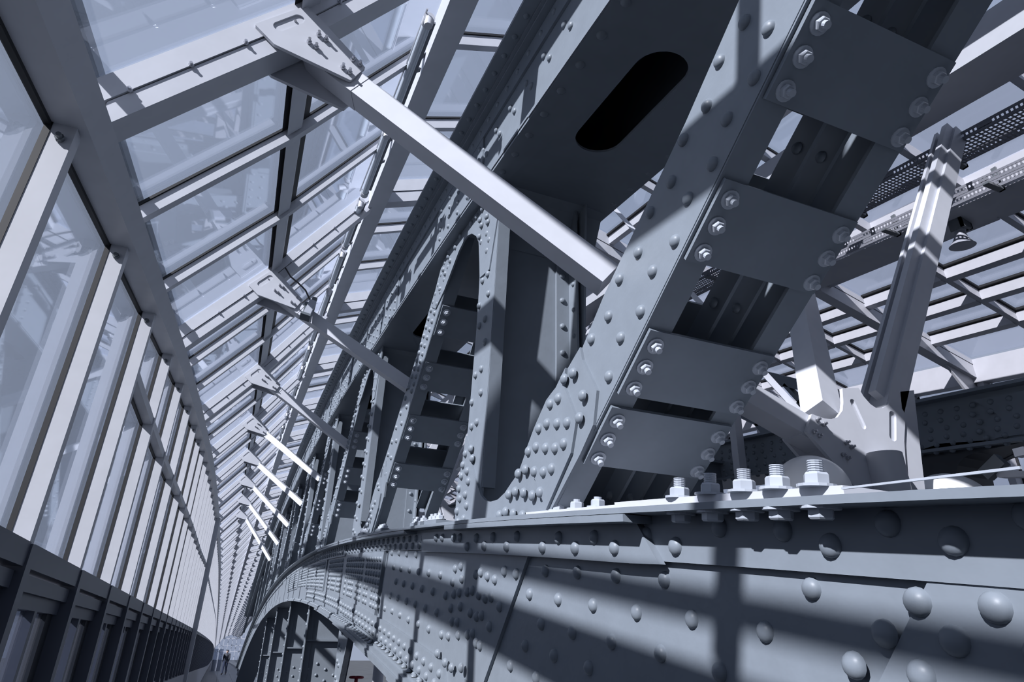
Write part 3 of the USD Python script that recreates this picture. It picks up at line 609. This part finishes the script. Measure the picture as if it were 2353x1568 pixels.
# ---------------------------------------------------------------- roof struts with their bracket plates
BR = [(-.273, .627), (-.126, .802), (-.05, .744), (.115, .592), (.072, .509), (-.198, .564)]
def slot(a, b, r): return LineString([a, b]).buffer(r, quad_segs=6)
STRUT_END = {2: (1.46, 1.07), 3: (4.237, 1.70), 4: (7.177, 2.04), 5: (9.61, 2.17), 6: (12.16, 2.26), 7: (15.0, 2.30), 8: (17.8, 2.26), 9: (20.6, 2.15)}
HOW = ['nearest white box strut between roof bracket and truss, crossing the top of the picture',
       'second white box strut from the camera, with a small spotlight clamped to it',
       'third white box strut from the camera, between roof bracket and truss', 'fourth white box strut from the camera, between roof bracket and truss',
       'fifth white box strut from the camera, between roof bracket and truss', 'sixth white box strut from the camera, small behind the others',
       'seventh white box strut from the camera, far along the truss', 'farthest white box strut still to be made out along the truss']
for i, k in enumerate(range(2, 10)):
    y = MAIN[k]; ez = e(y)
    st = thing('roof_strut', HOW[i], 'strut', (.5, y, ez), 'white struts from the roof brackets to the truss')
    ye, ze = STRUT_END[k]
    S, E_ = np.array([.075, y + .05, ez + .548]), np.array([T + .02, ye + .05, ze])
    d = unit(E_ - S)
    part(st, 'box_tube', sqbar(S - d * .0, E_, .09, .086), 'white')
    part(st, 'end_sleeve', sqbar(S - d * .20, S + d * .062, .094, .089), 'white')
    g = Polygon([(x, z + ez) for x, z in BR]).buffer(-.006).buffer(.006)
    g = g.difference(slot((-.195, .655 + ez), (-.14, .722 + ez), .021))
    for yy_, nm in ((y - .014, 'bracket_plate'), (y + .132, 'bracket_plate')): part(st, nm, prism_y(g, yy_, yy_ + .013), 'white')
    part(st, 'slot_recess', prism_y(slot((-.195, .655 + ez), (-.14, .722 + ez), .0205), y - .008, y - .003), 'white')
    if k < 6:
        for x, z in [(-.063, .672), (-.036, .66), (-.089, .622), (-.063, .609), (.067, .607), (.094, .594), (.038, .554), (.064, .541)]:
            part(st, 'bolt', nut_bolt((x, y - .014, z + ez), (0, -1, 0), .0095, 1.0, 1.2, washer=False), 'zinc')

# ---------------------------------------------------------------- tube lamps along the hip
for i in range(13):
    y0 = 2.20 + 1.03 * i; x = .416
    far_txt = 'tube lamp number %d of the row under the hip beam, counted from the top of the picture' % (i + 1)
    tl = thing('tube_lamp', ['nearest fluorescent tube lamp at the top edge, under the hip beam', 'second fluorescent tube lamp from the top, partly behind the nearest strut'][i] if i < 2 else ORD[min(i, 11)] + ' fluorescent tube lamp down the row under the roof hip beam' if i < 12 else 'farthest tube lamp of the row under the roof hip beam', 'lamp', (x, y0, e(y0) + 1.46), 'tube lamps under the hip beam')
    f = lambda y, dz=0, dx=0: np.array([x + dx, y, e(y) + 1.51 + dz])
    part(tl, 'glass_tube', cyl(f(y0 + .05), f(y0 + .86), .024, 14), 'tube', smooth=40)
    part(tl, 'reflector', bar((f(y0 + .05) + f(y0 + .05)) / 2 + np.array([.02, 0, .03]), f(y0 + .86) + np.array([.02, 0, .03]), (.05, 0, 0), (0, 0, .012)), 'tray')
    for q in (0.0, .86): part(tl, 'end_cap', cyl(f(y0 + q), f(y0 + q + .05), .031, 14), 'white', smooth=40)
    part(tl, 'plug', cyl(f(y0 + .012, -.0), f(y0 + .012, -.055), .022, 12), 'white', smooth=40)
    part(tl, 'wire', cyl(f(y0 - .03, .02, -.02), f(y0 + .9, .02, -.035), .005, 6), 'white')
    part(tl, 'hanger', bar(f(y0 + .45, .0, .0), f(y0 + .45, .06, .06), (0, .03, 0), (.012, 0, 0)), 'tray')

# ---------------------------------------------------------------- spotlight clamped to the second strut
sp = thing('spotlight', 'small grey spotlight with cable clamped on the second strut from the camera', 'spotlight', (.17, 4.40, 2.18))
part(sp, 'clamp', box(.13, .21, 4.375, 4.55, 2.255, 2.275) + box(.13, .15, 4.38, 4.40, 2.17, 2.275), 'lamp')
part(sp, 'housing', sqbar((.185, 4.36, 2.27), (.155, 4.33, 2.14), .06, .05, (1, 0, 0)), 'horn')
part(sp, 'knob', cyl((.19, 4.36, 2.27), (.195, 4.36, 2.31), .02, 10), 'lamp')
part(sp, 'visor', sqbar((.15, 4.33, 2.14), (.146, 4.325, 2.12), .07, .07, (1, 0, 0)), 'lamp')
pts = [(.17, 4.37, 2.28), (.12, 4.36, 2.36), (.06, 4.38, 2.42), (.0, 4.40, 2.47), (-.05, 4.42, 2.55)]
part(sp, 'cable', sum((cyl(a, b, .006, 6) for a, b in zip(pts[1:-1], pts[2:])), cyl(pts[0], pts[1], .006, 6)), 'cable')

# ---------------------------------------------------------------- branching support columns right of the truss
NODE = [(1.973, .522), (1.792, .705), (1.834, .776), (1.85, .772), (1.893, .766), (1.926, .769), (1.961, .781), (1.994, .812), (2.008, .848), (2.02, .906), (2.109, .922), (2.124, .89), (2.152, .862), (2.178, .85), (2.215, .855), (2.252, .874), (2.269, .893), (2.291, .885), (2.328, .867), (2.337, .845), (2.289, .731), (2.20, .40), (1.99, .40)]
for i, dy in enumerate((0, 2.75, 5.5, 8.3)):
    y = 1.6 + dy; dz = float(LT(y) - LT(1.6)); du = e(y) - e(1.6)
    c = thing('branching_column', ['white branching steel column with slotted node plate behind the chord bolts', 'second white branching column, seen through the truss behind the nearest diagonal', 'third white branching column, seen through the truss', 'farthest white branching column, seen through the truss'][i], 'column', (2.13, y + .06, -2.0))
    P = lambda x, yy_, z: np.array([x, y + yy_, z + dz])
    g = Polygon([(x, z + dz) for x, z in NODE]).buffer(-.004).buffer(.004)
    s1, s2 = slot((2.058, .855 + dz), (2.086, .765 + dz), .013), slot((2.262, .832 + dz), (2.232, .742 + dz), .018)
    part(c, 'node_plate', prism_y(g.difference(unary_union([s1, s2])), y, y + .014), 'white')
    part(c, 'slot_recess', prism_y(s1, y + .009, y + .013), 'white'); part(c, 'slot_recess', prism_y(s2, y + .009, y + .013), 'white')
    part(c, 'node_plate', prism_y(g, y + .105, y + .119), 'white')
    for x, z in [(1.85, .754), (1.878, .741), (1.823, .706), (1.845, .694), (1.972, .685), (1.994, .671), (1.943, .636), (1.963, .626)]:
        part(c, 'bolt', nut_bolt(P(x, 0, z), (0, -1, 0), .0085, 1.0, 1.1, washer=False), 'zinc')
    part(c, 'boss', cyl(P(2.128, -.01, -1.0), P(2.128, -.01, .655), .07, 24), 'white', smooth=40)
    part(c, 'base_post', cyl((2.13, y + .06, float(FL(y))), P(2.13, .06, .5), .075, 20), 'white', smooth=40)
    # the arm up to the ridge beam, ribbed on its left side
    top = np.array([3.50, y, e(y) + 1.52]); foot = P(2.30, 0, .905)
    d = unit(top - foot); s = unit(np.cross(d, (0, 1, 0))); s = s if s[0] > 0 else -s
    part(c, 'ridge_arm', bar(foot + (0, .06, 0) + s * .02 - d * .08, top + (0, .06, 0) + s * .02, s * .09, (0, .10, 0)), 'white')
    part(c, 'arm_rib', bar(foot + (0, .045, 0) - s * .045, top + (0, .045, 0) - s * .045, s * .055, (0, .035, 0)), 'white')
    part(c, 'arm_rib', bar(foot + (0, .11, 0) - s * .035, top + (0, .11, 0) - s * .035, s * .05, (0, .02, 0)), 'white')
    part(c, 'arm_stub', bar(P(2.40, .06, .96), P(2.262, .06, .35), (.085, 0, .02), (0, .10, 0)), 'white')
    # the arm that leans along the walk
    a, b = P(1.955, .06, .80), np.array([3.35, y + 1.2, e(y + 1.2) + 1.55])
    d = unit(b - a); s = unit(np.cross(d, (0, 1, 0))); t = np.cross(d, s)
    part(c, 'leaning_arm', bar(a, b, s * .11, t * .10), 'white')
    part(c, 'leaning_arm', bar(P(1.93, .10, .78), np.array([2.15, y + 1.9, e(y + 1.9) + 1.75]), (.055, 0, 0), (0, .03, .05)), 'white')
    # the short strut from the truss
    part(c, 'truss_strut', sqbar(P(1.40, .06, .885), P(1.86, .06, .722), .09, .085), 'white')
    part(c, 'truss_strut', sqbar(P(1.80, .06, .735), P(1.90, .06, .70), .088, .083), 'white')

# ---------------------------------------------------------------- dark girder, lattice and knee of the far side
gd = thing('bridge_girder', 'dark riveted box girder with curved knee, right behind the branching column', 'girder', (2.95, 1.5, -2.0))
gt = lambda y: .835 + .135 * np.asarray(y) - .002 * np.asarray(y) ** 2
part(gd, 'web', band(lambda y: gt(y) - .235, lambda y: gt(y) - .015, -2, 24, 2.9, 2.915, 30), 'truss')
part(gd, 'top_flange', band(lambda y: gt(y) - .015, gt, -2, 24, 2.84, 3.2, 30), 'truss')
part(gd, 'bottom_flange', band(lambda y: gt(y) - .25, lambda y: gt(y) - .235, -2, 24, 2.86, 3.2, 30), 'truss')
part(gd, 'splice_plate', prism_x(Polygon([(1.2, float(gt(1.2)) - .22), (1.62, float(gt(1.62)) - .22), (1.58, float(gt(1.58)) - .12), (1.66, float(gt(1.66)) - .04), (1.2, float(gt(1.2)) - .04)]), 2.89, 2.9), 'truss')
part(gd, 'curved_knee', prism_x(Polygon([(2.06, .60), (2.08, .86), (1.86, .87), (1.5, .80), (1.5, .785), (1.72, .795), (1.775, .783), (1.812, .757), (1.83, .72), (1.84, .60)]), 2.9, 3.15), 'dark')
part(gd, 'far_web', band(lambda y: gt(y) - .235, lambda y: gt(y) - .015, -2, 24, 3.15, 3.165, 30), 'truss')
part(gd, 'cross_girder', box(1.52, 2.9, 3.35, 3.365, .0, 1.12) + box(1.52, 2.9, 3.3, 3.42, 1.12, 1.135), 'truss')
part(gd, 'end_plate', prism_x(Polygon([(2.02, .45), (2.02, 1.09), (2.35, 1.13), (2.35, .3)]), 2.905, 2.93), 'truss')
lw = [((2.83, 1.575), (2.38, 1.30)), ((2.48, 1.35), (2.44, 1.10)), ((2.70, 1.47), (2.54, 1.22)), ((2.53, 1.37), (2.75, 1.25)), ((2.45, 1.30), (2.62, 1.18)), ((3.12, 1.42), (2.95, 1.30)), ((2.97, 1.31), (2.86, 1.15)), ((2.60, 1.16), (2.48, 1.25))]
for (a, b), w in zip(lw, (.062, .04, .022, .022, .02, .05, .05, .02)):
    part(gd, 'lattice_bar', bar((2.93, *a), (2.93, *b), (.05, 0, 0), (0, *(w * np.array([-(b[1] - a[1]), b[0] - a[0]]) / math.hypot(b[0] - a[0], b[1] - a[1])))), 'truss')
fld = MB()
for yv in np.arange(.9, 8, .075):
    for q in (.05, .09, .13, .17, .205): fld += dome((2.9 if yv > 1.65 else 2.89, yv + (q * 10 % 1) * .03, float(gt(yv)) - q - .01), (-1, 0, 0), .013, .011, 8, 3)
    fld += dome((2.88, yv, float(gt(yv)) - .25), (0, 0, -1), .014, .012, 8, 3)
part(gd, 'rivet_field', fld, 'truss', smooth=40, kind='stuff')
ps = thing('white_post', 'slim white post standing in the gap between truss diagonal and branching column', 'post', (2.62, 3.0, -2.0))
part(ps, 'post_tube', sqbar((2.62, 3.0, -2.0), (2.80, 3.0, 2.2), .055, .055, (0, 1, 0)), 'white'); part(ps, 'post_foot', box(2.54, 2.70, 2.92, 3.08, -2.0, -1.97), 'white')

# ---------------------------------------------------------------- cable trays between the two long beams
def tray(x0, x1, dz, label, wide):
    t = thing('cable_tray', label, 'cable tray', ((x0 + x1) / 2, 2, e(2) + 1.2), None)
    bottom, side = MB(), MB(); f = lambda y: e(y) + roof((x0 + x1) / 2) + dz
    for y0 in np.arange(-.5, 9, .6):
        y1 = y0 + .6; s = (f(y1) - f(y0)) / .6
        if wide:
            for x in np.linspace(x0, x1, 8): bottom += hexa([(x - .005, y0, f(y0)), (x + .005, y0, f(y0)), (x + .005, y1, f(y1)), (x - .005, y1, f(y1)), (x - .005, y0, f(y0) + .003), (x + .005, y0, f(y0) + .003), (x + .005, y1, f(y1) + .003), (x - .005, y1, f(y1) + .003)])
            for y in np.arange(y0, y1 - .01, .025): bottom += box(x0, x1, y, y + .009, f(y) - .0, f(y) + .003)
        for x in (x0, x1):
            side += hexa([(x - .002, y0, f(y0)), (x + .002, y0, f(y0)), (x + .002, y1, f(y1)), (x - .002, y1, f(y1)), (x - .002, y0, f(y0) + .022), (x + .002, y0, f(y0) + .022), (x + .002, y1, f(y1) + .022), (x - .002, y1, f(y1) + .022)])
            side += hexa([(x - .002, y0, f(y0) + .042), (x + .002, y0, f(y0) + .042), (x + .002, y1, f(y1) + .042), (x - .002, y1, f(y1) + .042), (x - .002, y0, f(y0) + .06), (x + .002, y0, f(y0) + .06), (x + .002, y1, f(y1) + .06), (x - .002, y1, f(y1) + .06)])
            for y in np.arange(y0, y1 - .01, .024): side += box(x - .002, x + .002, y, y + (.010 if (y * 10) % 3 < 2.4 else .024), f(y) + .02, f(y) + .045)
    if wide: part(t, 'perforated_bottom', bottom, 'tray')
    part(t, 'perforated_side', side, 'tray')
    for y in np.arange(.35, 9, .7):
        part(t, 'tray_bracket', box(x0 - .03, x1 + .03, y, y + .035, f(y) - .022, f(y) - .004), 'lamp')
        part(t, 'tray_hanger', box(x1 + .015, x1 + .03, y, y + .03, f(y) - .022, f(y) + .16), 'lamp')
    return t
tray(3.50, 3.72, -.06, 'wide perforated cable tray hung beside the ridge beam, upper right', True)
tray(3.93, 4.03, -.03, 'narrow perforated cable tray along the canopy beam, right of the wide tray', False)
hn = thing('horn_loudspeaker', 'grey horn loudspeaker hanging under the canopy beam at the right', 'loudspeaker', (4.2, 2.14, 2.5))
part(hn, 'bracket', box(4.15, 4.25, 2.09, 2.11, 2.62, 2.72) + box(4.15, 4.16, 2.09, 2.18, 2.62, 2.72) + box(4.24, 4.25, 2.09, 2.18, 2.62, 2.72), 'lamp')
part(hn, 'driver', cyl((4.2, 2.12, 2.70), (4.2, 2.15, 2.62), .036, 16), 'horn', smooth=40)
prof = [(.030, 0), (.034, .03), (.042, .06), (.056, .09), (.076, .115), (.080, .12)]
hm = MB()
for (r0, s0), (r1, s1) in zip(prof[:-1], prof[1:]): hm += cyl(np.array((4.2, 2.15, 2.63)) + np.array((.012, .12, -1.0)) * s0, np.array((4.2, 2.15, 2.63)) + np.array((.012, .12, -1.0)) * s1, r0, 20, r1)
part(hn, 'horn', hm, 'horn', smooth=40)

# ---------------------------------------------------------------- opal globe lamps and a floodlight behind the chord
def ball(c, r): m = trimesh.creation.icosphere(4, r); m.apply_translation(c); return MB().tm(m)
for (x, y, z, r), lb in (((1.70, 1.545, .465, .122), 'bright white globe lamp behind the bolted plate, below the node plate'), ((2.62, 1.72, .50, .165), 'shaded white globe lamp under the dark girder knee at the right')):
    gl = thing('globe_lamp', lb, 'globe lamp', (x, y, z - r))
    part(gl, 'globe', ball((x, y, z), r), 'globe', smooth=True)
    part(gl, 'collar', cyl((x, y, z - r - .05), (x, y, z - r + .02), .05, 20), 'lamp', smooth=40)
    part(gl, 'stem', cyl((x, y, -2.0), (x, y, z - r - .04), .025, 14), 'lamp', smooth=40)
fd = thing('floodlight', 'dark floodlight with cable on a white rail at the right edge', 'floodlight', (2.6, 1.45, .6))
part(fd, 'housing', sqbar((2.6, 1.53, .618), (2.6, 1.455, .662), .05, .035, (1, 0, 0)), 'lamp')
part(fd, 'rail', bar((2.62, 1.49, .612), (2.62, 1.15, .545), (.05, 0, 0), (0, .0, .022)), 'white')
part(fd, 'rail_foot', box(2.60, 2.64, 1.18, 1.22, -2.0, .56), 'white')
part(fd, 'cable', cyl((2.6, 1.45, .665), (2.6, 1.41, .675), .005, 6) + cyl((2.6, 1.41, .675), (2.6, 1.30, .665), .005, 6), 'cable')
part(fd, 'cable_clamp', box(2.58, 2.62, 1.36, 1.40, .655, .685), 'zinc')

# ---------------------------------------------------------------- small things below the arch
dp = thing('drain_pipe', 'round grey pipe standing below the arch between two hangers', 'pipe', (1.60, 12.4, -2.0))
part(dp, 'pipe_tube', cyl((1.60, 12.4, -2.02), (1.60, 12.4, .62), .062, 20), 'white', smooth=40)
part(dp, 'pipe_collar', cyl((1.60, 12.4, -.9), (1.60, 12.4, -.82), .072, 20), 'white', smooth=40)
vl = thing('fire_valve', 'small dark red valve with handwheel in the shade below the arch', 'valve', (1.03, 5.6, -.5))
part(vl, 'valve_stem', cyl((1.03, 5.6, -.5), (1.03, 5.6, -.235), .014, 12), 'red')
part(vl, 'handwheel', MB().tm(trimesh.creation.torus(.05, .008, 20, 8).apply_translation((1.03, 5.6, -.235))) + box(.98, 1.08, 5.594, 5.606, -.241, -.229) + box(1.024, 1.036, 5.55, 5.65, -.241, -.229), 'red')
part(vl, 'standpipe', cyl((1.03, 5.6, -2.0), (1.03, 5.6, -.5), .03, 14), 'red')

def person(name, label, at, face, cloth, legs, stride, height=1.70):
    k = height / 1.72
    J = dict(hip=(0, 0, .94), chest=(0, .02, 1.30), neck=(0, .03, 1.46), head=(0, .06, 1.60))
    for s, n in ((-1, 'l'), (1, 'r')):
        f = stride * s
        J.update({n + 'h': (.09 * s, 0, .90), n + 'k': (.10 * s, .10 * f + .03, .49), n + 'a': (.10 * s, .22 * f - .06 * (f < 0), .09 + .03 * (f < 0)), n + 't': (.11 * s, .22 * f + .14 - .04 * (f < 0), .03),
                  n + 's': (.18 * s, .02, 1.41), n + 'e': (.23 * s, -.09 * f, 1.14), n + 'w': (.22 * s, -.16 * f + .12, .92), n + 'f': (.21 * s, -.18 * f + .16, .84)})
    J = {a: np.array(b) * k for a, b in J.items()}
    def hull(pairs, grow=0.0):
        out = m3.Manifold()
        for a, ra, b, rb in pairs:
            A = m3.Manifold.sphere((ra + grow) * k, 16).translate(list(J[a])); B = m3.Manifold.sphere((rb + grow) * k, 16).translate(list(J[b]))
            out += m3.Manifold.batch_hull([A, B])
        me = out.refine_to_length(.03).to_mesh(); t = trimesh.Trimesh(me.vert_properties[:, :3], me.tri_verts)
        trimesh.smoothing.filter_taubin(t, iterations=8); return t
    arms = [x for n in 'lr' for x in ((n + 's', .055, n + 'e', .045), (n + 'e', .044, n + 'w', .032))]
    torso = [('hip', .135, 'chest', .15), ('chest', .15, 'neck', .07), ('chest', .13, 'ls', .06), ('chest', .13, 'rs', .06)]
    leg = [x for n in 'lr' for x in ((n + 'h', .095, n + 'k', .065), (n + 'k', .062, n + 'a', .045))]
    foot = [x for n in 'lr' for x in ((n + 'a', .045, n + 't', .035),)]
    hands = [x for n in 'lr' for x in ((n + 'w', .03, n + 'f', .024),)]
    heads = [('neck', .055, 'head', .07), ('head', .092, 'head', .092)]
    R = trimesh.transformations.rotation_matrix(face, (0, 0, 1))
    def put(t): t = t.copy(); t.apply_transform(R); t.apply_translation(at); return MB().tm(t)
    p = thing(name, label, 'person', at)
    part(p, 'body', put(hull(torso + arms + leg + foot + hands + heads)), 'skin', smooth=True)
    part(p, 'top_garment', put(hull(torso + arms, .012)), cloth, smooth=True)
    part(p, 'trousers', put(hull([('hip', .13, 'lh', .1), ('hip', .13, 'rh', .1)] + leg, .012)), legs, smooth=True)
    part(p, 'shoes', put(hull(foot, .01)), 'hair', smooth=True)
    t = trimesh.creation.icosphere(3, .102 * k); t.apply_scale((.9, 1.05, 1.05)); t.apply_translation(J['head'] + np.array([0, -.02, .03]) * k); part(p, 'hair', put(t), 'hair', smooth=True)
    fc = MB(); h = J['head']
    for sx in (-.033, .033): fc += ball(h + np.array([sx, .082, .0]) * k, .012 * k)
    part(p, 'eyes', put(trimesh.Trimesh(*fc.get())), 'hair')
    part(p, 'nose', put(trimesh.creation.icosphere(1, .016 * k).apply_translation(h + np.array([0, .098, -.02]) * k)), 'skin')
    part(p, 'mouth', put(trimesh.creation.box((.04 * k, .01, .008)).apply_translation(h + np.array([0, .088, -.052]) * k)), 'red')
person('person', 'person in white top with dark hair beside the pipe below the arch', (1.86, 14.0, float(FL(14))), 2.6, 'shirt', 'jeans', .5, 1.60)
person('person', 'person in dark jacket standing just behind the one in white', (2.12, 15.2, float(FL(15.2))), 1.2, 'jacket', 'jeans', .4, 1.78)
person('person', 'person in dark clothes walking at the far end of the walkway', (.72, 60.0, float(FL(60))), 3.0, 'jacket', 'jeans', 1.0, 1.72)

# ---------------------------------------------------------------- the far end of the walkway
wf = thing('wall_far', kind='structure', at=(0, YEND, -3))
for x in np.arange(-.7, 6.3, .7):
    part(wf, 'mullion', box(x - .03, x + .03, YEND, YEND + .08, -3, 1.2), 'white')
    part(wf, 'pane', box(x, x + .7, YEND + .05, YEND + .056, -3, 1.2), 'farglass')
for z in (-1.6, -.6, .5): part(wf, 'rail', box(-.7, 6.3, YEND - .01, YEND + .07, z - .03, z + .03), 'white')
for x in (-.3, .15): part(wf, 'kiosk_window', box(x, x + .32, 70, 70.4, -2.45, -.6), 'doorglass'); part(wf, 'kiosk_frame', box(x - .06, x, 69.95, 70.4, -2.5, -.5), 'white')
